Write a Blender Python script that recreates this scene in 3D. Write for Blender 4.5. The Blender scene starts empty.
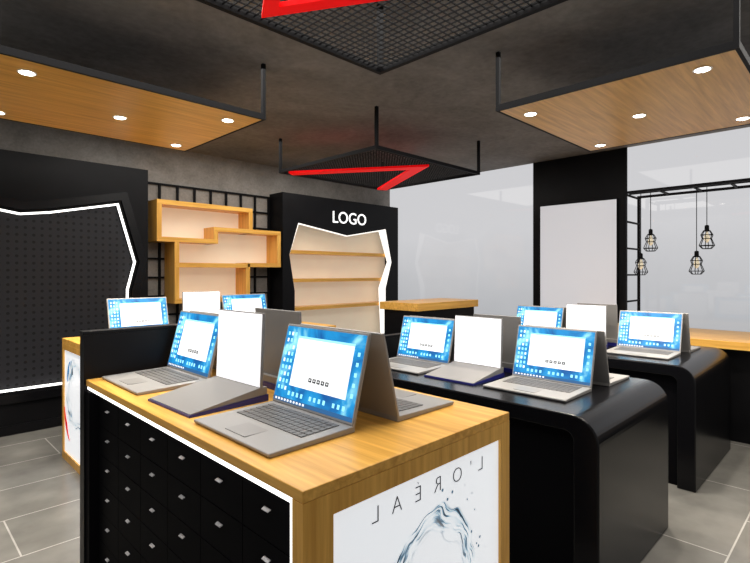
import bpy, bmesh, math, random
from mathutils import Vector, Matrix
from mathutils.geometry import tessellate_polygon
random.seed(4)
scene = bpy.context.scene
COL = scene.collection
H = 1.7
K = 1.13333
def RZ(z): return H+(z-1.5)*K

# ------------------------------------------------------------ materials
def base_mat(name):
    m = bpy.data.materials.new(name); m.use_nodes = True
    nt = m.node_tree; b = nt.nodes['Principled BSDF']
    return m, nt, b
def mat(name, col, rough=0.5, metal=0.0, emit=None, es=0.0, noise=0.0, nscale=20, coat=0.0, spec=0.5):
    m, nt, b = base_mat(name)
    b.inputs['Base Color'].default_value = (*col, 1)
    b.inputs['Roughness'].default_value = rough
    b.inputs['Metallic'].default_value = metal
    b.inputs['Coat Weight'].default_value = coat
    b.inputs['Specular IOR Level'].default_value = spec
    if emit:
        b.inputs['Emission Color'].default_value = (*emit, 1)
        b.inputs['Emission Strength'].default_value = es
    if noise > 0:
        tc = nt.nodes.new('ShaderNodeTexCoord'); n = nt.nodes.new('ShaderNodeTexNoise')
        n.inputs['Scale'].default_value = nscale; n.inputs['Detail'].default_value = 6
        r = nt.nodes.new('ShaderNodeValToRGB')
        r.color_ramp.elements[0].position = 0.3; r.color_ramp.elements[1].position = 0.7
        r.color_ramp.elements[0].color = (*[c*(1-noise) for c in col], 1)
        r.color_ramp.elements[1].color = (*[min(1, c*(1+noise)) for c in col], 1)
        nt.links.new(tc.outputs['Object'], n.inputs['Vector'])
        nt.links.new(n.outputs['Fac'], r.inputs['Fac'])
        nt.links.new(r.outputs['Color'], b.inputs['Base Color'])
    return m
def wood(name, scale, c0, c1, rough=0.32):
    m, nt, b = base_mat(name)
    tc = nt.nodes.new('ShaderNodeTexCoord'); mp = nt.nodes.new('ShaderNodeMapping')
    mp.inputs['Scale'].default_value = scale
    n = nt.nodes.new('ShaderNodeTexNoise'); n.inputs['Scale'].default_value = 1.6
    n.inputs['Detail'].default_value = 8; n.inputs['Roughness'].default_value = 0.6
    n.inputs['Distortion'].default_value = 0.4
    r = nt.nodes.new('ShaderNodeValToRGB')
    r.color_ramp.elements[0].position = 0.30; r.color_ramp.elements[1].position = 0.68
    r.color_ramp.elements[0].color = (*c0, 1); r.color_ramp.elements[1].color = (*c1, 1)
    nt.links.new(tc.outputs['Object'], mp.inputs['Vector'])
    nt.links.new(mp.outputs['Vector'], n.inputs['Vector'])
    nt.links.new(n.outputs['Fac'], r.inputs['Fac'])
    nt.links.new(r.outputs['Color'], b.inputs['Base Color'])
    b.inputs['Roughness'].default_value = rough
    b.inputs['Specular IOR Level'].default_value = 0.32
    return m
WC0 = (0.62, 0.295, 0.045); WC1 = (0.92, 0.52, 0.115)
WOODY = wood('oak_grain_y', (20, 1.0, 20), WC0, WC1)
WOODX = wood('oak_grain_x', (1.0, 20, 20), WC0, WC1)
WOODZ = wood('oak_grain_z', (20, 20, 1.0), WC0, WC1)
BLACK = mat('black_laminate', (0.005, 0.005, 0.006), 0.40, noise=0.2, nscale=5, spec=0.14)
BLACKG = mat('black_satin', (0.0045, 0.0045, 0.0055), 0.24, spec=0.24)
INNER = mat('black_recess', (0.003, 0.003, 0.004), 0.7, spec=0.05)
DRAWER = mat('black_drawer_front', (0.003, 0.003, 0.004), 0.6, spec=0.03)
METALB = mat('black_metal', (0.005, 0.005, 0.006), 0.6, spec=0.1)
CHROME = mat('chrome', (0.40, 0.40, 0.42), 0.35, 0.3)
ALU = mat('laptop_aluminium', (0.31, 0.30, 0.29), 0.45, 0.2)
ALUD = mat('laptop_keys', (0.13, 0.125, 0.12), 0.5)
PAD = mat('touchpad', (0.26, 0.25, 0.24), 0.4, 0.2)
NAVY = mat('navy_edge', (0.01, 0.012, 0.16), 0.4)
GREYS = mat('grey_shell', (0.23, 0.222, 0.215), 0.5, 0.05)
BEZEL = mat('bezel', (0.42, 0.42, 0.43), 0.35, 0.3)
LED = mat('led_white', (1, 1, 1), 0.5, emit=(1, 0.98, 0.95), es=2.2)
LEDW = mat('led_warm', (1, 0.95, 0.9), 0.5, emit=(1, 0.96, 0.9), es=1.0)
SPOT = mat('downlight_lens', (1, 1, 1), 0.5, emit=(1, 0.95, 0.85), es=10.0)
RED = mat('red_bar', (0.85, 0.004, 0.006), 0.5, emit=(1.0, 0.002, 0.004), es=0.38, spec=0.1)  # emission paints in light the undersides lack; the bars are no lamps
CREAM = mat('cream_painted_glow', (0.86, 0.75, 0.59), 0.6, emit=(1.0, 0.83, 0.62), es=0.24, noise=0.05, nscale=3)  # cream backing; emission stands in for warm light inside the shelves
WHITEL = mat('white_letters', (1, 1, 1), 0.4, emit=(1, 1, 1), es=1.0)
INK = mat('letter_ink', (0.06, 0.065, 0.08), 0.5)
PRINTRED = mat('print_red', (0.75, 0.01, 0.02), 0.4, emit=(0.75, 0.01, 0.02), es=0.4)
PRINTBLUE = mat('print_blue', (0.03, 0.22, 0.5), 0.4, emit=(0.03, 0.22, 0.5), es=0.4)
WSCREEN = mat('white_screen', (0.85, 0.85, 0.87), 0.3, emit=(0.96, 0.96, 1.0), es=0.70)
UIWHITE = mat('ui_white', (0.6, 0.6, 0.6), 0.3, emit=(0.94, 0.98, 1.0), es=0.87)
UICYAN = mat('ui_cyan', (0.3, 0.7, 0.9), 0.3, emit=(0.30, 0.76, 0.95), es=0.95)
UIDARK = mat('ui_dark', (0.02, 0.04, 0.08), 0.3, emit=(0.02, 0.12, 0.3), es=1.0)
UITEXT = mat('ui_text', (0.02, 0.02, 0.03), 0.3)
POSTER = mat('poster_white', (0.5, 0.5, 0.52), 0.5, emit=(0.9, 0.9, 0.95), es=0.42, spec=0.2)  # plain sheet, brightness painted in by emission; not a light box
BULB = mat('bulb_glass', (0.7, 0.62, 0.45), 0.1, emit=(1, 0.85, 0.6), es=0.45)
TRIMW = mat('downlight_trim', (0.8, 0.78, 0.74), 0.4)

def screen_mat():
    m, nt, b = base_mat('desktop_blue')
    tc = nt.nodes.new('ShaderNodeTexCoord')
    n = nt.nodes.new('ShaderNodeTexNoise'); n.inputs['Scale'].default_value = 5; n.inputs['Detail'].default_value = 3
    n.inputs['Distortion'].default_value = 1.5
    r = nt.nodes.new('ShaderNodeValToRGB')
    e = r.color_ramp.elements
    e[0].position = 0.34; e[0].color = (0.0, 0.09, 0.36, 1)
    e[1].position = 0.70; e[1].color = (0.38, 0.93, 1.0, 1)
    x = r.color_ramp.elements.new(0.54); x.color = (0.008, 0.34, 0.76, 1)
    nt.links.new(tc.outputs['Object'], n.inputs['Vector'])
    nt.links.new(n.outputs['Fac'], r.inputs['Fac'])
    nt.links.new(r.outputs['Color'], b.inputs['Emission Color'])
    b.inputs['Emission Strength'].default_value = 0.95
    b.inputs['Base Color'].default_value = (0.01, 0.06, 0.14, 1)
    b.inputs['Roughness'].default_value = 0.3
    return m
DESK = screen_mat()

def concrete(name, c0, c1, rough=0.85, sc=1.2):
    m, nt, b = base_mat(name)
    tc = nt.nodes.new('ShaderNodeTexCoord')
    n = nt.nodes.new('ShaderNodeTexNoise'); n.inputs['Scale'].default_value = sc; n.inputs['Detail'].default_value = 12
    n.inputs['Roughness'].default_value = 0.72; n.inputs['Distortion'].default_value = 0.4
    n2 = nt.nodes.new('ShaderNodeTexNoise'); n2.inputs['Scale'].default_value = sc*14; n2.inputs['Detail'].default_value = 8
    ad = nt.nodes.new('ShaderNodeMath'); ad.operation = 'MULTIPLY_ADD'; ad.inputs[1].default_value = 0.35
    r = nt.nodes.new('ShaderNodeValToRGB')
    r.color_ramp.elements[0].position = 0.46; r.color_ramp.elements[1].position = 0.90
    r.color_ramp.elements[0].color = (*c0, 1); r.color_ramp.elements[1].color = (*c1, 1)
    bp = nt.nodes.new('ShaderNodeBump'); bp.inputs['Strength'].default_value = 0.3
    nt.links.new(tc.outputs['Object'], n.inputs['Vector']); nt.links.new(tc.outputs['Object'], n2.inputs['Vector'])
    nt.links.new(n2.outputs['Fac'], ad.inputs[0]); nt.links.new(n.outputs['Fac'], ad.inputs[2])
    nt.links.new(ad.outputs[0], r.inputs['Fac']); nt.links.new(r.outputs['Color'], b.inputs['Base Color'])
    nt.links.new(ad.outputs[0], bp.inputs['Height']); nt.links.new(bp.outputs['Normal'], b.inputs['Normal'])
    b.inputs['Roughness'].default_value = rough; b.inputs['Specular IOR Level'].default_value = 0.2
    return m
CEIL = concrete('ceiling_concrete', (0.128, 0.120, 0.113), (0.27, 0.257, 0.245))
WALLC = concrete('wall_concrete', (0.18, 0.165, 0.15), (0.37, 0.342, 0.312), sc=2.5)

def tile_mat():
    m, nt, b = base_mat('grey_floor_tiles')
    tc = nt.nodes.new('ShaderNodeTexCoord'); br = nt.nodes.new('ShaderNodeTexBrick')
    br.offset = 0.5; br.inputs['Scale'].default_value = 1.0
    br.inputs['Brick Width'].default_value = 1.2; br.inputs['Row Height'].default_value = 0.6
    br.inputs['Mortar Size'].default_value = 0.005; br.inputs['Mortar Smooth'].default_value = 0.0
    br.inputs['Color1'].default_value = (0.165, 0.161, 0.150, 1); br.inputs['Color2'].default_value = (0.195, 0.190, 0.177, 1)
    br.inputs['Mortar'].default_value = (0.40, 0.39, 0.37, 1)
    n = nt.nodes.new('ShaderNodeTexNoise'); n.inputs['Scale'].default_value = 2.5; n.inputs['Detail'].default_value = 9
    mx = nt.nodes.new('ShaderNodeMixRGB'); mx.blend_type = 'OVERLAY'; mx.inputs['Fac'].default_value = 0.6
    nt.links.new(tc.outputs['Object'], br.inputs['Vector']); nt.links.new(tc.outputs['Object'], n.inputs['Vector'])
    nt.links.new(br.outputs['Color'], mx.inputs['Color1']); nt.links.new(n.outputs['Fac'], mx.inputs['Color2'])
    nt.links.new(mx.outputs['Color'], b.inputs['Base Color'])
    b.inputs['Roughness'].default_value = 0.22
    b.inputs['Specular IOR Level'].default_value = 0.35
    return m
TILE = tile_mat()

def peg_mat():
    m, nt, b = base_mat('pegboard_black')
    tc = nt.nodes.new('ShaderNodeTexCoord')
    sc = nt.nodes.new('ShaderNodeVectorMath'); sc.operation = 'SCALE'; sc.inputs['Scale'].default_value = 13
    fr = nt.nodes.new('ShaderNodeVectorMath'); fr.operation = 'FRACTION'
    ds = nt.nodes.new('ShaderNodeVectorMath'); ds.operation = 'MULTIPLY'; ds.inputs[1].default_value = (1, 0, 1)
    dd = nt.nodes.new('ShaderNodeVectorMath'); dd.operation = 'DISTANCE'; dd.inputs[1].default_value = (0.5, 0, 0.5)
    lt = nt.nodes.new('ShaderNodeMath'); lt.operation = 'LESS_THAN'; lt.inputs[1].default_value = 0.2
    mx = nt.nodes.new('ShaderNodeMixRGB')
    mx.inputs['Color1'].default_value = (0.018, 0.018, 0.022, 1); mx.inputs['Color2'].default_value = (0.003, 0.003, 0.004, 1)
    nt.links.new(tc.outputs['Object'], sc.inputs[0]); nt.links.new(sc.outputs[0], fr.inputs[0])
    nt.links.new(fr.outputs[0], ds.inputs[0]); nt.links.new(ds.outputs[0], dd.inputs[0])
    nt.links.new(dd.outputs['Value'], lt.inputs[0]); nt.links.new(lt.outputs[0], mx.inputs['Fac'])
    nt.links.new(mx.outputs['Color'], b.inputs['Base Color']); b.inputs['Roughness'].default_value = 0.5
    b.inputs['Specular IOR Level'].default_value = 0.3
    return m
PEG = peg_mat()

def splash_mat(name, cx, cz, axis, rad, drop=(0.06, 0.14, 0.22)):
    """white light box printed with a swirling water ring (radius rad around cx,cz in object space)"""
    m, nt, b = base_mat(name)
    L = nt.links.new
    def vm(op, *ins):
        n = nt.nodes.new('ShaderNodeVectorMath'); n.operation = op
        for i, v in enumerate(ins):
            if isinstance(v, tuple): n.inputs[i].default_value = v
            elif v is not None: L(v, n.inputs[i])
        return n
    def mth(op, a, b_=None, clamp=False):
        n = nt.nodes.new('ShaderNodeMath'); n.operation = op; n.use_clamp = clamp
        for i, v in enumerate((a, b_)):
            if v is None: continue
            if isinstance(v, (int, float)): n.inputs[i].default_value = v
            else: L(v, n.inputs[i])
        return n.outputs[0]
    tc = nt.nodes.new('ShaderNodeTexCoord')
    flat = (1, 0, 1) if axis == 'y' else (0, 1, 1)
    c = (cx, 0, cz) if axis == 'y' else (0, cx, cz)
    f = vm('MULTIPLY', tc.outputs['Object'], flat)
    s = vm('SUBTRACT', f.outputs[0], c)
    nz = nt.nodes.new('ShaderNodeTexNoise'); nz.inputs['Scale'].default_value = 4.6; nz.inputs['Detail'].default_value = 2.5
    nz.inputs['Roughness'].default_value = 0.45
    L(s.outputs[0], nz.inputs['Vector'])
    nn = vm('SUBTRACT', nz.outputs['Color'], (0.5, 0.5, 0.5))
    sc = nt.nodes.new('ShaderNodeVectorMath'); sc.operation = 'SCALE'; sc.inputs['Scale'].default_value = 0.26
    L(nn.outputs[0], sc.inputs[0])
    fl2 = vm('MULTIPLY', sc.outputs[0], flat)
    w = vm('ADD', s.outputs[0], fl2.outputs[0])
    ln = vm('LENGTH', w.outputs[0])
    dr = vm('NORMALIZE', w.outputs[0])
    rr = mth('MULTIPLY', ln.outputs['Value'], 58)
    cb = nt.nodes.new('ShaderNodeCombineXYZ')
    L(rr, cb.inputs['Y' if axis == 'y' else 'X'])
    d2 = nt.nodes.new('ShaderNodeVectorMath'); d2.operation = 'SCALE'; d2.inputs['Scale'].default_value = 1.5
    L(dr.outputs[0], d2.inputs[0])
    pv = vm('ADD', d2.outputs[0], cb.outputs[0])
    st = nt.nodes.new('ShaderNodeTexNoise'); st.inputs['Scale'].default_value = 1.4; st.inputs['Detail'].default_value = 2
    L(pv.outputs[0], st.inputs['Vector'])
    col = nt.nodes.new('ShaderNodeValToRGB'); e = col.color_ramp.elements
    e[0].position = 0.34; e[0].color = (0.008, 0.025, 0.05, 1)
    e[1].position = 0.52; e[1].color = (0.88, 0.92, 0.96, 1)
    a = e.new(0.41); a.color = (0.08, 0.20, 0.32, 1)
    a = e.new(0.46); a.color = (0.55, 0.70, 0.80, 1)
    L(st.outputs['Fac'], col.inputs['Fac'])
    rg = nt.nodes.new('ShaderNodeValToRGB'); e = rg.color_ramp.elements
    e[0].position = rad-0.11; e[0].color = (0, 0, 0, 1)
    e[1].position = rad+0.006; e[1].color = (0, 0, 0, 1)
    a = e.new(rad-0.06); a.color = (0.9, 0.9, 0.9, 1)
    a = e.new(rad); a.color = (1, 1, 1, 1)
    L(ln.outputs['Value'], rg.inputs['Fac'])
    vo = nt.nodes.new('ShaderNodeTexVoronoi'); vo.inputs['Scale'].default_value = 26
    L(f.outputs[0], vo.inputs['Vector'])
    dl = mth('LESS_THAN', vo.outputs['Distance'], 0.16)
    rg2 = nt.nodes.new('ShaderNodeValToRGB'); e = rg2.color_ramp.elements
    e[0].position = rad-0.02; e[0].color = (0, 0, 0, 1); e[1].position = rad+0.11; e[1].color = (0, 0, 0, 1)
    a = e.new(rad); a.color = (1, 1, 1, 1); a = e.new(rad+0.07); a.color = (1, 1, 1, 1)
    L(ln.outputs['Value'], rg2.inputs['Fac'])
    sp = nt.nodes.new('ShaderNodeSeparateXYZ'); L(s.outputs[0], sp.inputs[0])
    side = mth('GREATER_THAN', sp.outputs['X' if axis == 'y' else 'Y'], 0.04)
    dm = mth('MULTIPLY', mth('MULTIPLY', dl, rg2.outputs['Color']), side)
    mx = nt.nodes.new('ShaderNodeMixRGB'); mx.inputs['Color1'].default_value = (0.88, 0.91, 0.95, 1)
    L(rg.outputs['Color'], mx.inputs['Fac']); L(col.outputs['Color'], mx.inputs['Color2'])
    mx2 = nt.nodes.new('ShaderNodeMixRGB'); mx2.inputs['Color2'].default_value = (*drop, 1)
    L(dm, mx2.inputs['Fac']); L(mx.outputs['Color'], mx2.inputs['Color1'])
    L(mx2.outputs['Color'], b.inputs['Base Color']); L(mx2.outputs['Color'], b.inputs['Emission Color'])
    b.inputs['Emission Strength'].default_value = 0.6
    b.inputs['Roughness'].default_value = 0.3
    return m

def window_mat():
    m, nt, b = base_mat('frosted_window')
    tc = nt.nodes.new('ShaderNodeTexCoord'); sp = nt.nodes.new('ShaderNodeSeparateXYZ')
    n = nt.nodes.new('ShaderNodeTexNoise'); n.inputs['Scale'].default_value = 1.3; n.inputs['Detail'].default_value = 3
    ma = nt.nodes.new('ShaderNodeMath'); ma.operation = 'MULTIPLY_ADD'; ma.inputs[1].default_value = 0.6
    mr = nt.nodes.new('ShaderNodeMapRange'); mr.inputs['From Min'].default_value = 1.2; mr.inputs['From Max'].default_value = 2.7
    mx = nt.nodes.new('ShaderNodeMixRGB')
    mx.inputs['Color1'].default_value = (0.46, 0.47, 0.49, 1); mx.inputs['Color2'].default_value = (0.64, 0.64, 0.66, 1)
    L = nt.links.new
    L(tc.outputs['Object'], sp.inputs[0]); L(tc.outputs['Object'], n.inputs['Vector'])
    L(n.outputs['Fac'], ma.inputs[0]); L(sp.outputs['Z'], ma.inputs[2]); L(ma.outputs[0], mr.inputs['Value'])
    L(mr.outputs[0], mx.inputs['Fac']); L(mx.outputs['Color'], b.inputs['Emission Color'])
    b.inputs['Emission Strength'].default_value = 0.95
    b.inputs['Base Color'].default_value = (0.03, 0.03, 0.03, 1)
    b.inputs['Roughness'].default_value = 0.03
    b.inputs['IOR'].default_value = 1.38
    return m
WIN = window_mat()

# ------------------------------------------------------------ geometry helpers
def bbox(bm, a, b, mi=0):
    x0, y0, z0 = [min(p, q) for p, q in zip(a, b)]; x1, y1, z1 = [max(p, q) for p, q in zip(a, b)]
    v = [bm.verts.new(c) for c in ((x0,y0,z0),(x1,y0,z0),(x1,y1,z0),(x0,y1,z0),(x0,y0,z1),(x1,y0,z1),(x1,y1,z1),(x0,y1,z1))]
    for f in ((0,3,2,1),(4,5,6,7),(0,1,5,4),(1,2,6,5),(2,3,7,6),(3,0,4,7)):
        bm.faces.new([v[i] for i in f]).material_index = mi
def to3(axis, p, t):
    if axis == 'x': return (t, p[0], p[1])
    if axis == 'y': return (p[0], t, p[1])
    return (p[0], p[1], t)
def prism(bm, pts, axis, lo, hi, mi=0):
    a = [bm.verts.new(to3(axis, p, lo)) for p in pts]; b = [bm.verts.new(to3(axis, p, hi)) for p in pts]
    n = len(pts)
    fs = [bm.faces.new(a), bm.faces.new(b[::-1])]
    for i in range(n):
        fs.append(bm.faces.new((a[i], b[i], b[(i+1) % n], a[(i+1) % n])))
    for f in fs: f.material_index = mi
def holed(bm, outer, hole, axis, lo, hi, mi=0):
    tris = tessellate_polygon([[Vector((p[0], p[1], 0)) for p in outer], [Vector((p[0], p[1], 0)) for p in hole]])
    pts = outer + hole
    A = [bm.verts.new(to3(axis, p, lo)) for p in pts]; B = [bm.verts.new(to3(axis, p, hi)) for p in pts]
    for t in tris:
        try:
            bm.faces.new([A[i] for i in t]).material_index = mi; bm.faces.new([B[i] for i in t[::-1]]).material_index = mi
        except ValueError: pass
    for st, n in ((0, len(outer)), (len(outer), len(hole))):
        for i in range(n):
            bm.faces.new((A[st+i], B[st+i], B[st+(i+1) % n], A[st+(i+1) % n])).material_index = mi
def rect(x0, x1, y0, y1): return [(x0, y0), (x1, y0), (x1, y1), (x0, y1)]
def offset(poly, d):
    n = len(poly); out = []
    for i in range(n):
        p0, p1, p2 = Vector(poly[i-1]), Vector(poly[i]), Vector(poly[(i+1) % n])
        e1 = (p1-p0).normalized(); e2 = (p2-p1).normalized()
        n1 = Vector((-e1.y, e1.x)); n2 = Vector((-e2.y, e2.x))
        b = (n1+n2).normalized(); out.append(tuple(p1+b*(d/max(0.3, b.dot(n1)))))
    return out
def tube(bm, p, q, r, n=6, mi=0):
    p, q = Vector(p), Vector(q); d = (q-p)
    z = d.normalized(); x = z.orthogonal().normalized(); y = z.cross(x)
    A, B = [], []
    for i in range(n):
        o = (x*math.cos(2*math.pi*i/n)+y*math.sin(2*math.pi*i/n))*r
        A.append(bm.verts.new(p+o)); B.append(bm.verts.new(q+o))
    bm.faces.new(A[::-1]).material_index = mi; bm.faces.new(B).material_index = mi
    for i in range(n): bm.faces.new((A[i], A[(i+1) % n], B[(i+1) % n], B[i])).material_index = mi
def lathe(bm, prof, c, n=16, mi=0):
    rings = []
    for r, z in prof:
        rings.append([bm.verts.new((c[0]+r*math.cos(2*math.pi*i/n), c[1]+r*math.sin(2*math.pi*i/n), c[2]+z)) for i in range(n)])
    for a, b in zip(rings, rings[1:]):
        for i in range(n): bm.faces.new((a[i], a[(i+1) % n], b[(i+1) % n], b[i])).material_index = mi
    bm.faces.new(rings[0][::-1]).material_index = mi; bm.faces.new(rings[-1]).material_index = mi
def wpos(o):
    p = Vector(o.location)
    while o.parent: o = o.parent; p = p+Vector(o.location)
    return p
def finish(name, bm, mats, parent=None, origin=(0, 0, 0), bevel=0.0, local=False, smooth=False, label=None):
    bmesh.ops.recalc_face_normals(bm, faces=bm.faces[:])
    o = Vector(origin)
    if not local:
        for v in bm.verts: v.co -= o
    me = bpy.data.meshes.new(name); bm.to_mesh(me); bm.free()
    for m in (mats if isinstance(mats, (list, tuple)) else [mats]): me.materials.append(m)
    if smooth:
        for p in me.polygons: p.use_smooth = True
    ob = bpy.data.objects.new(name, me); COL.objects.link(ob)
    if parent is not None:
        ob.parent = parent; ob.location = o - wpos(parent) if not local else o
    else: ob.location = o
    if bevel > 0:
        md = ob.modifiers.new('bevel', 'BEVEL'); md.width = bevel; md.segments = 2; md.limit_method = 'ANGLE'
    if label: ob['label'] = label
    return ob
def thing(name, loc, label, cat, group=None):
    e = bpy.data.objects.new(name, None); e.empty_display_size = 0.1; e.location = loc; COL.objects.link(e)
    e['label'] = label; e['category'] = cat
    if group: e['group'] = group
    return e
def boxes(name, lst, mats, parent=None, **kw):
    bm = bmesh.new()
    for it in lst: bbox(bm, it[0], it[1], it[2] if len(it) > 2 else 0)
    origin = kw.pop('origin', None)
    if origin is None: origin = wpos(parent) if parent is not None else (0, 0, 0)
    return finish(name, bm, mats, parent, origin=origin, **kw)
def each(name, lst, mats, parent, **kw):
    for it in lst: boxes(name, [it], mats, parent, **kw)
def structure(name, lst, m):
    o = boxes(name, lst, m); o['kind'] = 'structure'; return o
def text_mesh(name, s, size, m, parent, loc, rot, mirror=False, extrude=0.004, bold=0.0, spacing=1.0):
    cu = bpy.data.curves.new(name, 'FONT'); cu.body = s; cu.size = size; cu.extrude = extrude; cu.offset = bold
    cu.align_x = 'CENTER'; cu.space_character = spacing
    t = bpy.data.objects.new(name+'_tmp', cu); COL.objects.link(t)
    bpy.context.view_layer.update()
    me = bpy.data.meshes.new_from_object(t.evaluated_get(bpy.context.evaluated_depsgraph_get()))
    bpy.data.objects.remove(t)
    M = Matrix.Rotation(rot[2], 4, 'Z') @ Matrix.Rotation(rot[0], 4, 'X')
    if mirror: M = M @ Matrix.Scale(-1, 4, (1, 0, 0))
    me.transform(M)
    me.materials.clear(); me.materials.append(m)
    o = bpy.data.objects.new(name, me); COL.objects.link(o); o.parent = parent
    o.location = Vector(loc)-wpos(parent)
    return o
def copy_tree(root, loc, rot=0.0, label=None, group=None):
    def rec(o, par):
        c = o.copy(); COL.objects.link(c)
        if par is not None:
            c.parent = par; c.matrix_parent_inverse = o.matrix_parent_inverse.copy()
        for ch in o.children: rec(ch, c)
        return c
    c = rec(root, None); c.location = loc; c.rotation_euler = (0, 0, rot)
    if label: c['label'] = label
    if group: c['group'] = group
    return c

# ------------------------------------------------------------ room
XW = 6.3*K; YW = 5.95*K; ZC = 3.4
structure('floor', [((-3, -3, -0.1), (XW+0.2, YW+0.2, 0))], TILE)
structure('ceiling', [((-3, -3, ZC), (XW+0.2, YW+0.2, ZC+0.1))], CEIL)
structure('wall_left', [((-3, YW, 0), (XW+0.2, YW+0.2, ZC))], WALLC)
structure('wall_right', [((XW, 2.05*K, 0), (XW+0.2, 3.25*K, ZC))], BLACK)
structure('window_1', [((XW+0.02, 3.25*K, 0), (XW+0.08, YW, ZC))], WIN)
structure('window_2', [((XW+0.02, -3, 0), (XW+0.08, 2.05*K, ZC))], WIN)
structure('trim_1', [((XW-0.01, 3.25*K, 0), (XW+0.1, YW, 0.12))], METALB)
structure('trim_2', [((XW-0.01, -3, 0), (XW+0.1, 2.05*K, 0.12))], METALB)

p = thing('wall_poster', (XW-0.03, 2.64*K, 1.12), 'blank pale grey poster panel mounted on the black pier', 'poster')
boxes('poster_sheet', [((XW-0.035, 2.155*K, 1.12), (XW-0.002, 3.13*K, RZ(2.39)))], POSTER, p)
bm = bmesh.new(); holed(bm, rect(2.147*K, 3.138*K, 1.11, RZ(2.40)), rect(2.155*K, 3.13*K, 1.12, RZ(2.39)), 'x', XW-0.045, XW-0.002)
finish('poster_frame', bm, METALB, p, origin=wpos(p))

# ------------------------------------------------------------ display wall with pegboard
YD = 5.63*K
def RP(l): return [(x*K, RZ(z)) for x, z in l]
hole = RP([(0.0, .40), (1.89, .40), (1.89, 1.32), (1.965, 1.62), (1.79, 2.24), (1.17, 2.10), (.93, 2.065), (.72, 2.10), (.10, 2.24), (-.07, 1.62), (0, 1.32)])
dw = thing('pegboard_display_wall', (0.95*K, YD+0.1, 0), 'tall black display wall with angular lit outline around perforated panel', 'display wall')
outer = [(-1.0, 0.0), (2.09*K, 0.0), (2.09*K, RZ(2.635)), (-1.0, RZ(2.635))]
bm = bmesh.new(); holed(bm, outer, hole, 'y', YD, YD+0.10); finish('surround_panel', bm, BLACK, dw, origin=wpos(dw))
boxes('wall_carcass', [((-1.0, YD+0.12, 0), (2.09*K, YW-0.002, RZ(2.635)))], BLACK, dw)
bm = bmesh.new(); prism(bm, offset(hole, -0.03), 'y', YD+0.10, YD+0.12); finish('pegboard', bm, PEG, dw, origin=wpos(dw))
bm = bmesh.new(); holed(bm, hole, offset(hole, 0.021), 'y', YD+0.01, YD+0.035); finish('led_strip', bm, LED, dw, origin=wpos(dw))
bm = bmesh.new(); holed(bm, offset(hole, -0.12), offset(hole, -0.03), 'y', YD-0.03, YD); finish('angular_moulding', bm, BLACKG, dw, origin=wpos(dw))
boxes('kick_plate', [((-1.0, YD-0.02, 0), (2.09*K, YD, 0.1))], BLACK, dw)

# ------------------------------------------------------------ black wall grid + stepped oak shelf
gx0, gx1 = 2.09*K+0.02, 3.86*K-0.02
gr = thing('wall_grid', ((gx0+gx1)/2, YW-0.03, 0), 'black metal lattice grid standing against the concrete wall', 'wall grid')
bm = bmesh.new(); n = 8; gt = RZ(2.55)
for i in range(n+1):
    x = gx0+0.014+(gx1-gx0-0.028)*i/n; bbox(bm, (x-0.014, YW-0.035, 0), (x+0.014, YW-0.008, gt-0.012))
z = gt
while z > 0.05:
    bbox(bm, (gx0, YW-0.033, z-0.013), (gx1, YW-0.011, z+0.013)); z -= 0.25
finish('lattice', bm, METALB, gr, origin=wpos(gr))
sh = thing('stepped_wall_shelf', (3.0*K, YD+0.15, RZ(1.2)), 'golden oak stepped wall shelf with cream backs, interior light painted in', 'shelf')
T = 0.06; YB = YW-0.037
def hb(x0, x1, z): return ((x0*K, YD, RZ(z)-T), (x1*K, YB, RZ(z)))
def vb(x, z0, z1): return ((x*K-T, YD+0.001, RZ(z0)-T), (x*K, YB, RZ(z1)))
each('shelf_board', [hb(2.19, 3.40, 2.33), hb(2.19, 2.92, 1.91), hb(2.88, 3.83, 2.06), hb(3.33, 3.83, 1.63), hb(2.39, 3.36, 1.62), hb(2.39, 3.36, 1.2)], WOODX, sh)
each('shelf_upright', [vb(2.24, 1.91, 2.33), vb(3.40, 2.06, 2.33), vb(2.92, 1.91, 2.06), vb(3.83, 1.63, 2.06), vb(2.44, 1.2, 1.91), vb(3.36, 1.2, 1.63)], WOODZ, sh)
bk = [(2.20, 2.92, 1.90, 2.31), (2.92, 3.38, 2.04, 2.31), (2.41, 3.36, 1.60, 1.89), (2.92, 3.36, 1.89, 2.02), (3.36, 3.81, 1.61, 2.02), (2.41, 3.34, 1.18, 1.60)]
each('shelf_back', [((a*K, YB-0.02, RZ(c)), (b_*K, YB, RZ(d))) for a, b_, c, d in bk], CREAM, sh)

# ------------------------------------------------------------ LOGO booth
bx0, bx1, bz = 3.86*K, 6.18*K, RZ(2.6)
bo = thing('logo_display_booth', ((bx0+bx1)/2, YD+0.15, 0), 'tall black display booth with angular lit opening and oak shelves', 'display booth')
bhole = RP([(4.06, .3), (5.88, .3), (5.88, 1.25), (6.02, 1.68), (5.88, 2.22), (5.03, 2.07), (4.12, 2.20), (3.97, 1.75), (4.06, 1.25)])
inn = offset(bhole, 0.016)
dx = {1: 0.08, 2: 0.15, 3: 0.08, 4: 0.15}
inn = [(x-dx.get(i, 0), z-(0.03 if i == 4 else 0)) for i, (x, z) in enumerate(inn)]
for i in (0, 7, 8):
    inn[i] = (bhole[i][0]+0.004, inn[i][1])
bm = bmesh.new()
holed(bm, [(bx0, 0), (bx1, 0), (bx1, bz), (bx0, bz)], bhole, 'y', YD, YD+0.05)
bbox(bm, (bx0, YD+0.05, 0), (bx0+0.04, YW-0.002, bz)); bbox(bm, (bx1-0.04, YD+0.05, 0), (bx1, YW-0.002, bz))
bbox(bm, (bx0+0.04, YD+0.05, bz-0.04), (bx1-0.04, YW-0.002, bz))
finish('booth_body', bm, BLACK, bo, origin=wpos(bo))
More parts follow.
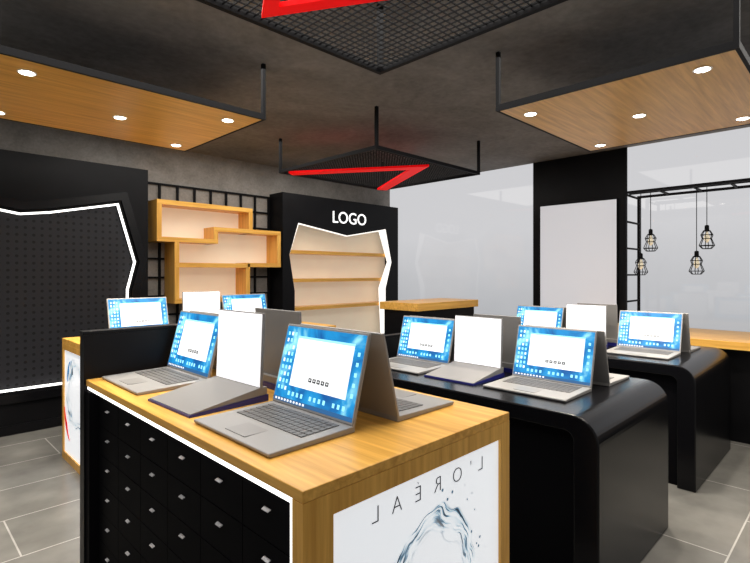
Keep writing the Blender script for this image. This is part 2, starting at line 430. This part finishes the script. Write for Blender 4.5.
boxes('booth_back', [((bx0+0.04, YW-0.05, 0.0), (bx1-0.04, YW-0.01, bz-0.04))], CREAM, bo)
bm = bmesh.new(); holed(bm, bhole, inn, 'y', YD+0.005, YD+0.03); finish('led_strip', bm, LEDW, bo, origin=wpos(bo))
for zz in (1.82, 1.42, 1.02):
    boxes('booth_shelf', [((bx0+0.05, YD+0.055, RZ(zz)-0.055), (bx1-0.05, YW-0.055, RZ(zz)))], WOODX, bo)
text_mesh('sign_lettering', 'LOGO', 0.28, WHITEL, bo, (5.08*K, YD-0.006, RZ(2.25)), (math.pi/2, 0, 0), bold=0.0)

# ------------------------------------------------------------ hanging timber ceiling panels
def oak_panel(x0, x1, y0, y1, spots):
    z0, z1 = RZ(2.6), RZ(2.64)
    t = thing('hanging_ceiling_panel', ((x0+x1)/2*K, (y0+y1)/2*K, z0), 'oak ceiling panel with thin black frame and round downlights', 'ceiling panel', 'oak ceiling panels')
    X0_, X1_, Y0_, Y1_ = x0*K, x1*K, y0*K, y1*K; f = 0.022
    boxes('panel_board', [((X0_+f, Y0_+f, z0+0.001), (X1_-f, Y1_-f, z1-0.015))], WOODX, t)
    boxes('bounce_blocker', [((X0_+f, Y0_+f, z1-0.014), (X1_-f, Y1_-f, z1-0.003))], METALB, t)  # unseen dark slab added to stop light bouncing off the board tops
    bm = bmesh.new(); holed(bm, rect(X0_, X1_, Y0_, Y1_), rect(X0_+f, X1_-f, Y0_+f, Y1_-f), 'z', z0, z1); finish('panel_frame', bm, METALB, t, origin=wpos(t))
    g = 0.028
    for a, b in ((X0_, Y0_), (X1_-g, Y0_), (X0_, Y1_-g), (X1_-g, Y1_-g)):
        boxes('hanger_rod', [((a, b, z1), (a+g, b+g, ZC))], METALB, t)
    for sx, sy in spots:
        bm = bmesh.new(); c = (sx*K, sy*K, z0)
        lathe(bm, [(0.052, 0.001), (0.052, -0.004), (0.042, -0.004), (0.042, 0.0)], c, 20)
        s = finish('downlight', bm, TRIMW, t, origin=c)
        bm = bmesh.new(); lathe(bm, [(0.04, -0.0015), (0.04, -0.006)], c, 20); finish('downlight_lens', bm, SPOT, s, origin=c)
        ld = bpy.data.lights.new('downlight_beam', 'SPOT'); ld.energy = 120; ld.spot_size = 2.0; ld.spot_blend = 0.8; ld.shadow_soft_size = 0.05; ld.color = (1, 0.91, 0.78)
        lo = bpy.data.objects.new('downlight_beam', ld); lo.location = (c[0], c[1], z0-0.02); COL.objects.link(lo)
oak_panel(.40, 1.96, 3.07, 4.39, [(.57, 3.27), (1.20, 3.75), (1.77, 3.27), (1.80, 4.22), (.57, 4.22)])
oak_panel(2.96, 4.55, .45, 1.80, [(3.14, .64), (3.18, 1.66), (3.75, 1.14), (4.38, 1.64), (4.34, .64)])

# ------------------------------------------------------------ mesh frames with red bars
def mesh_frame(x0, x1, y0, y1, bars, wd, label):
    z0, z1 = RZ(2.615), RZ(2.65)
    t = thing('hanging_mesh_frame', ((x0+x1)/2*K, (y0+y1)/2*K, z0), label, 'ceiling frame', 'mesh ceiling frames')
    X0_, X1_, Y0_, Y1_ = x0*K, x1*K, y0*K, y1*K; f = 0.03
    bm = bmesh.new(); holed(bm, rect(X0_, X1_, Y0_, Y1_), rect(X0_+f, X1_-f, Y0_+f, Y1_-f), 'z', z0, z1); finish('frame_rails', bm, METALB, t, origin=wpos(t))
    for a, b in ((X0_, Y0_), (X1_-f, Y0_), (X0_, Y1_-f), (X1_-f, Y1_-f)):
        boxes('hanger_rod', [((a, b, z1), (a+f, b+f, ZC))], METALB, t)
    bm = bmesh.new(); st = 0.042; zm = z0+0.02; w = 0.003
    k = X0_+f+st
    while k < X1_-f: bbox(bm, (k-w, Y0_+f, zm-w), (k+w, Y1_-f, zm+w)); k += st
    k = Y0_+f+st
    while k < Y1_-f: bbox(bm, (X0_+f, k-w, zm+w*.9), (X1_-f, k+w, zm+3*w)); k += st
    finish('wire_mesh', bm, METALB, t, origin=wpos(t))
    bm = bmesh.new()
    pts = [Vector((a*K, b*K)) for a, b in bars]
    left, right = [], []
    for i, p_ in enumerate(pts):
        if i == 0: d = (pts[1]-p_).normalized(); nn = Vector((-d.y, d.x)); m = 1
        elif i == len(pts)-1: d = (p_-pts[i-1]).normalized(); nn = Vector((-d.y, d.x)); m = 1
        else:
            d1 = (p_-pts[i-1]).normalized(); d2 = (pts[i+1]-p_).normalized()
            n1 = Vector((-d1.y, d1.x)); n2 = Vector((-d2.y, d2.x)); nn = (n1+n2).normalized(); m = 1/max(.35, nn.dot(n1))
        left.append(tuple(p_+nn*wd*m)); right.append(tuple(p_-nn*wd*m))
    prism(bm, left+right[::-1], 'z', z0-0.012, z0+0.012)
    finish('red_bar', bm, RED, t, origin=wpos(t), label='bright red angular bar')
mesh_frame(3.15, 4.82, 3.13, 4.67, [(3.25, 4.58), (4.02, 3.36), (4.73, 4.60)], 0.075, 'black wire mesh ceiling frame with red angular bar, above the tables')
mesh_frame(.40, 1.99, .40, 1.95, [(.46, .5), (1.17, 1.80), (1.93, .5)], 0.036, 'black wire mesh ceiling frame with red bar, above the oak counter')

# ------------------------------------------------------------ main oak counter
ZM = 1.10
mc = thing('oak_display_counter', (1.37, 2.1, 0), 'long oak display counter with lit end panel and black drawers', 'display counter')
X0, X1, Y0, Y1 = 0.82, 1.92, 1.10, 3.12
boxes('worktop', [((X0, Y0, ZM-0.035), (X1, Y1, ZM))], WOODY, mc, bevel=0.003)
bm = bmesh.new(); holed(bm, rect(X0, X1, 0, ZM-0.035), rect(X0+0.11, X1-0.07, 0.08, ZM-0.10), 'y', Y0, Y0+0.05); finish('end_frame', bm, WOODZ, mc, origin=wpos(mc))
boxes('carcass', [((X0+0.05, Y0+0.05, 0), (X1, Y1, ZM-0.035))], INNER, mc)
boxes('back_post', [((X0, Y1-0.06, 0), (X0+0.05, Y1, ZM-0.064))], INNER, mc)
bm = bmesh.new()
prism(bm, [(Y0+0.051, 0), (Y0+0.071, 0), (Y0+0.071, ZM-0.056), (Y1, ZM-0.056), (Y1, ZM-0.036), (Y0+0.051, ZM-0.036)], 'x', X0+0.008, X0+0.03)
finish('led_strip', bm, LED, mc, origin=wpos(mc))
boxes('light_box_panel', [((X0+0.11, Y0+0.012, 0.08), (X1-0.07, Y0+0.05, ZM-0.10))], splash_mat('water_splash_print_a', 1.41-1.37, 0.58, 'y', 0.27), mc)
for ch, lx in (('L', 1.715), ("'", 1.645), ('O', 1.555), ('R', 1.435), ('\u00c9', 1.325), ('A', 1.215), ('L', 1.115)):
    text_mesh('printed_letter', ch, 0.080, INK, mc, (lx, Y0+0.011, 0.905), (math.pi/2, 0, 0), mirror=True, extrude=0.0008, bold=-0.0018)
nc, nr = 6, 6
dy = (Y1-0.08-(Y0+0.09))/nc; dz = (ZM-0.09-0.06)/nr
for i in range(nc):
    for j in range(nr):
        a = Y0+0.09+i*dy; b = 0.06+j*dz
        d = boxes('drawer', [((X0+0.0455, a+0.002, b+0.002), (X0+0.0495, a+dy-0.002, b+dz-0.002))], DRAWER, mc, origin=(X0+0.0455, a+dy/2, b+dz/2))
        cy, cz = a+dy/2, b+dz*0.66
        bm = bmesh.new()
        prism(bm, [(X0+0.0455, cz+0.003), (X0+0.042, cz+0.003), (X0+0.033, cz-0.002), (X0+0.034, cz-0.004), (X0+0.0455, cz+0.000)], 'y', cy-0.018, cy+0.018)
        finish('handle', bm, CHROME, d, origin=(X0+0.03, cy, cz), label='small slim chrome pull')
def divider(lo, hi, label):
    t = thing('divider_panel', ((lo[0]+hi[0])/2, (lo[1]+hi[1])/2, 0), label, 'divider panel')
    boxes('panel_core', [((lo[0], lo[1], 0), (hi[0], hi[1], lo[2]-0.02))], BLACK, t)
    boxes('panel_cap', [((lo[0]-0.004, lo[1]-0.001, lo[2]-0.02), (hi[0]+0.004, hi[1]+0.004, lo[2]))], BLACK, t, bevel=0.004)
divider((X0-0.01, Y1+0.003, 1.37), (X1, Y1+0.08, 1.37), 'tall black divider panel behind the oak counter')

sc_ = thing('oak_display_counter', (2.4, 4.85, 0), 'oak display counter with splash panel beside the pegboard wall', 'display counter')
a0, a1, b0, b1 = 1.19, 3.7, 4.33, 5.28
boxes('worktop', [((a0, b0, ZM-0.05), (a1, b1, ZM))], WOODX, sc_, bevel=0.003)
bm = bmesh.new(); holed(bm, rect(b0, b1, 0, ZM-0.05), rect(b0+0.05, b1-0.05, 0.07, ZM-0.1), 'x', a0, a0+0.05); finish('end_frame', bm, WOODZ, sc_, origin=wpos(sc_))
boxes('carcass', [((a0+0.05, b0, 0), (a1, b1, ZM-0.05))], BLACK, sc_)
boxes('light_box_panel', [((a0+0.01, b0+0.05, 0.07), (a0+0.05, b1-0.05, ZM-0.1))], splash_mat('water_splash_print_b', 0.0, 0.62, 'x', 0.30, drop=(0.03, 0.25, 0.55)), sc_)
def swoosh(cy, cz, r0, r1, a0_, a1_, m, nm):
    bm = bmesh.new(); pts = []
    N = 10
    for i in range(N+1):
        a = math.radians(a0_+(a1_-a0_)*i/N); pts.append((cy+r1*math.cos(a), cz+r1*math.sin(a)))
    for i in range(N, -1, -1):
        a = math.radians(a0_+(a1_-a0_)*i/N); rr_ = r0+(r1-r0)*abs(i/N-0.5)*1.6
        pts.append((cy+rr_*math.cos(a), cz+rr_*math.sin(a)))
    prism(bm, pts, 'x', a0+0.007, a0+0.0098); finish(nm, bm, m, sc_, origin=wpos(sc_))
swoosh(4.95, 0.45, 0.22, 0.28, -65, 5, PRINTRED, 'printed_accent')
swoosh(4.95, 0.75, 0.15, 0.19, -10, 60, PRINTBLUE, 'printed_accent')

# ------------------------------------------------------------ black waterfall tables
def waterfall(x0, x1, y0, y1, ztop, label):
    t = thing('black_display_table', ((x0+x1)/2, (y0+y1)/2, 0), label, 'display table', 'black display tables')
    r = 0.14; th = 0.13; tt = 0.09
    pts = [(y0, 0)]
    for i in range(13):
        a = math.pi-i*math.pi/24; pts.append((y0+r+r*math.cos(a), ztop-r+r*math.sin(a)))
    pts += [(y1, ztop), (y1, ztop-tt)]
    ri = 0.05
    for i in range(5):
        a = math.pi/2+i*math.pi/8; pts.append((y0+th+ri+ri*math.cos(a), ztop-tt-ri+ri*math.sin(a)))
    pts.append((y0+th, 0))
    bm = bmesh.new(); prism(bm, pts, 'x', x0, x1)
    finish('waterfall_top', bm, BLACKG, t, origin=wpos(t), bevel=0.008)
    boxes('recessed_body', [((x0+0.06, y0+th+0.002, 0), (x1-0.06, y1, ztop-tt-0.002))], INNER, t)
    divider((x0, y1+0.003, ztop+0.19), (x1, y1+0.07, ztop+0.19), 'black divider panel at the end of a black table')
    return t
ZT = 0.97
waterfall(2.52, 3.72, 0.95, 2.93, ZT, 'black rounded display table with laptops in back-to-back rows')
waterfall(4.45, 5.80, 0.95, 2.93, ZT, 'black rounded display table near the oak window counter')

cd = thing('cashier_desk', (4.8, 3.95, 0), 'black reception desk with oak top band', 'reception desk')
boxes('desk_top', [((4.28, 3.6, 1.265), (5.5, 4.2, 1.355))], WOODX, cd, bevel=0.004)
boxes('desk_body', [((4.32, 3.64, 0), (5.46, 4.16, 1.265))], BLACK, cd)

# ------------------------------------------------------------ window counter, ladder frame and pendants
wc = thing('window_counter', (6.5, 0.8, 0), 'long oak-topped black counter running along the window', 'counter')
ZW = RZ(.9)
boxes('worktop', [((5.97, -1.6, ZW-0.08), (XW-0.05, 3.0, ZW))], WOODY, wc, bevel=0.004)
boxes('counter_base', [((6.1, -1.55, 0), (XW-0.05, 2.95, ZW-0.08))], BLACK, wc)
fx0, fx1, fy, fz = 5.72*K, 6.17*K, 1.88*K, RZ(2.37)
lf = thing('ladder_frame', ((fx0+fx1)/2, 0.5, ZW), 'black metal ladder frame standing on the window counter', 'metal frame')
bm = bmesh.new(); g = 0.015
for x in (fx0, fx1):
    bbox(bm, (x-g, fy-g, ZW), (x+g, fy+g, fz+g)); bbox(bm, (x-g, -1.5, fz-g), (x+g, fy-g, fz+g)); bbox(bm, (x-g, -1.5-2*g, ZW), (x+g, -1.5, fz+g))
k = fy-0.35
while k > -1.45: bbox(bm, (fx0+g*.9, k-g*.7, fz-g*.7), (fx1-g*.9, k+g*.7, fz+g*.7)); k -= 0.35
k = fz-0.02
while k > ZW+0.1: bbox(bm, (fx0+g*.9, fy-g*.7, k-g*.7), (fx1-g*.9, fy+g*.7, k+g*.7)); k -= 0.33
xm = 5.7*K+0.18
bbox(bm, (xm-0.012, -1.5, fz-0.008), (xm+0.012, fy, fz+0.012))
finish('frame_bars', bm, METALB, lf, origin=wpos(lf))
def pendant(u_y, zc):
    zt = fz-0.009; S = 0.78
    loc = (xm, u_y, zt)
    t = thing('pendant_lamp', loc, 'black wire cage pendant lamp on a thin cord', 'pendant lamp', 'cage pendant lamps')
    bm = bmesh.new(); tube(bm, (xm, u_y, zc+0.2*S), (xm, u_y, zt), 0.004); finish('cord', bm, METALB, t, origin=loc)
    def sc(l): return [(a*S, b*S) for a, b in l]
    bm = bmesh.new(); lathe(bm, sc([(0.045, 0.105), (0.03, 0.13), (0.028, 0.19), (0.012, 0.2)]), (xm, u_y, zc), 12); finish('socket', bm, METALB, t, origin=loc)
    bm = bmesh.new(); lathe(bm, sc([(0.006, -0.06), (0.03, -0.035), (0.040, 0.01), (0.026, 0.06), (0.014, 0.1)]), (xm, u_y, zc), 14); finish('bulb', bm, BULB, t, origin=loc, smooth=True)
    bm = bmesh.new(); prof = sc([(0.04, 0.12), (0.078, 0.055), (0.060, 0.0), (0.100, -0.10), (0.06, -0.145)])
    for i in range(6):
        a = i*math.pi/3
        pp = [(xm+r*math.cos(a), u_y+r*math.sin(a), zc+z) for r, z in prof]
        a2 = a+math.pi/3
        for q in range(4): tube(bm, pp[q], pp[q+1], 0.0045, 5)
        for r, z in prof[1:]:
            tube(bm, (xm+r*math.cos(a), u_y+r*math.sin(a), zc+z), (xm+r*math.cos(a2), u_y+r*math.sin(a2), zc+z), 0.0045, 5)
    finish('wire_cage', bm, METALB, t, origin=loc)
pendant(1.89, 2.08); pendant(2.00, 1.79); pendant(1.31, 2.09); pendant(1.41, 1.80)

# ------------------------------------------------------------ laptop template (user side is local -x)
def build_laptop(loc, rot, label, group):
    t = thing('laptop', (0, 0, 0), label, 'laptop', group)
    W, D = 0.27, 0.38
    bm = bmesh.new()
    prism(bm, [(0.0, 0.006), (0.01, 0.0), (D, 0.0), (D, 0.024), (0.0, 0.016)], 'y', -W, W)
    finish('base', bm, ALU, t, local=True, bevel=0.004)
    def ztop(x): return 0.016+0.008*x/D
    bm = bmesh.new()
    for i in range(6):
        for j in range(15):
            xa = 0.165+i*0.03; ya = -0.225+j*0.03
            if i == 0 and 4 < j < 10: continue
            bbox(bm, (xa, ya+0.002, ztop(xa)-0.002), (xa+0.026, ya+0.028, ztop(xa)+0.0035))
    bbox(bm, (0.165, -0.075+0.002, ztop(.165)-0.002), (0.191, 0.073, ztop(.165)+0.0035))
    finish('keyboard', bm, ALUD, t, local=True)
    bm = bmesh.new(); bbox(bm, (0.03, -0.07, ztop(.03)-0.001), (0.13, 0.07, ztop(.08)+0.0012)); finish('touchpad', bm, PAD, t, local=True)
    bm = bmesh.new(); bbox(bm, (0.0, -W, 0), (0.012, W, 0.355))
    lid = finish('lid', bm, ALU, t, origin=(D-0.012, 0, 0.022), local=True, bevel=0.003)
    lid.rotation_euler = (0, math.radians(14.5), 0)
    bm = bmesh.new(); bbox(bm, (-0.002, -W+0.004, 0.006), (0.0, W-0.004, 0.35), 0)
    bbox(bm, (-0.003, -W+0.009, 0.014), (-0.002, W-0.009, 0.345), 1)
    bbox(bm, (-0.0035, -0.205, 0.088), (-0.003, 0.165, 0.305), 2)
    bbox(bm, (-0.004, -0.205, 0.296), (-0.0035, 0.165, 0.306), 3)
    for i in range(5):
        bbox(bm, (-0.004, 0.02-i*0.028, 0.120), (-0.0035, 0.040-i*0.028, 0.137), 5)
        bbox(bm, (-0.0043, 0.026-i*0.028, 0.126), (-0.004, 0.034-i*0.028, 0.132), 2)
    for i in range(9):
        for c in range(3):
            bbox(bm, (-0.0036, 0.183+c*0.025, 0.064+i*0.03), (-0.003, 0.195+c*0.025, 0.080+i*0.03), 3 if (i+c) % 3 else 2)
    for i in range(5): bbox(bm, (-0.0036, -0.243, 0.10+i*0.04), (-0.003, -0.229, 0.116+i*0.04), 3)
    for i in range(13):
        if i in (4, 9): continue
        bbox(bm, (-0.0036, 0.15-i*0.03, 0.046), (-0.003, 0.164-i*0.03, 0.064), 3)
    bbox(bm, (-0.0036, -W+0.009, 0.014), (-0.003, W-0.009, 0.031), 4)
    for i in range(10): bbox(bm, (-0.004, 0.235-i*0.022, 0.018), (-0.0035, 0.247-i*0.022, 0.027), 2)
    finish('display', bm, [BEZEL, DESK, UIWHITE, UICYAN, UIDARK, UITEXT], lid, origin=(0, 0, 0), local=True)
    t.location = loc; t.rotation_euler = (0, 0, rot)
    return t
def build_tablet(loc, rot, label, group):
    t = thing('tablet_display', (0, 0, 0), label, 'tablet stand', group)
    bm = bmesh.new(); prism(bm, [(0.0, 0.010), (0.0, 0.014), (0.335, 0.066), (0.38, 0.066), (0.38, 0.030)], 'y', -0.2, 0.2)
    finish('wedge_base', bm, GREYS, t, local=True, bevel=0.002)
    bm = bmesh.new(); prism(bm, [(-0.005, 0), (-0.005, 0.0098), (0.385, 0.0298), (0.385, 0)], 'y', -0.204, 0.204)
    finish('base_edge', bm, NAVY, t, local=True, label='dark navy base edge')
    bm = bmesh.new(); bbox(bm, (0, -0.2, 0), (0.014, 0.2, 0.35))
    lid = finish('upright_panel', bm, GREYS, t, origin=(0.342, 0, 0.062), local=True, bevel=0.002); lid.rotation_euler = (0, math.radians(2.5), 0)
    bm = bmesh.new(); bbox(bm, (-0.002, -0.195, 0.006), (0.0, 0.195, 0.345)); finish('blank_screen', bm, WSCREEN, lid, local=True, label='glowing white blank screen')
    t.location = loc; t.rotation_euler = (0, 0, rot)
    return t
LF = 'grey open laptop showing a blue desktop, on the '
LB = 'grey open laptop turned backwards, on the '
TF = 'grey tablet stand with blank white screen, on the '
TB = 'grey tablet stand turned backwards, on the '
lap = build_laptop((0.885, 1.64, ZM), 0, LF+'oak counter', 'laptops on display')
tab = build_tablet((0.90, 2.19, ZM), math.radians(2), TF+'oak counter', 'tablet stands on display')
TW = 0.965
def row(x, ys, z, surf, skip=False):
    for kind, y in ys:
        src = lap if kind == 'l' else tab
        if not (skip and y in (1.64, 2.19)):
            copy_tree(src, (x, y, z), 0, (LF if kind == 'l' else TF)+surf)
        copy_tree(src, (x+TW-(0 if kind == 'l' else 0.04), y-0.03, z), math.pi, (LB if kind == 'l' else TB)+surf)
row(0.885, [('l', 1.64), ('t', 2.19), ('l', 2.80)], ZM, 'oak counter', True)
row(2.72, [('l', 1.48), ('t', 2.02), ('l', 2.56)], ZT, 'black table')
row(4.66, [('l', 1.46), ('t', 2.02), ('l', 2.56)], ZT, 'black table')
for kind, x in (('l', 1.73), ('t', 2.32), ('l', 2.86)):
    copy_tree(lap if kind == 'l' else tab, (x, 4.46, ZM), math.pi/2, (LF if kind == 'l' else TF)+'oak counter')

# ------------------------------------------------------------ lights
def area(loc, size, e, rot=(0, 0, 0), col=(1, 0.96, 0.9)):
    l = bpy.data.lights.new('added_ceiling_fill', 'AREA'); l.shape = 'RECTANGLE'; l.size, l.size_y = size; l.energy = e; l.color = col  # fill lamp added to brighten the room, no visible fitting
    o = bpy.data.objects.new('added_ceiling_fill', l); o.location = loc; o.rotation_euler = rot; COL.objects.link(o); return o
area((1.2, 2.6, 3.36), (3.0, 3.0), 145)
area((4.0, 1.2, 3.36), (3.0, 3.0), 90)
area((3.6, 5.2, 3.36), (4.0, 1.6), 70)
w = bpy.data.worlds.new('world'); scene.world = w; w.use_nodes = True
w.node_tree.nodes['Background'].inputs[0].default_value = (1, 0.98, 0.95, 1)
w.node_tree.nodes['Background'].inputs[1].default_value = 0.36

cam = bpy.data.cameras.new('camera'); cam.lens = 23.76; cam.sensor_width = 36; cam.shift_y = -8.5/750
co = bpy.data.objects.new('camera', cam); co.location = (0, 0, H); co.rotation_euler = (math.pi/2, 0, -math.pi/4)
COL.objects.link(co); scene.camera = co
scene.view_settings.view_transform = 'Standard'
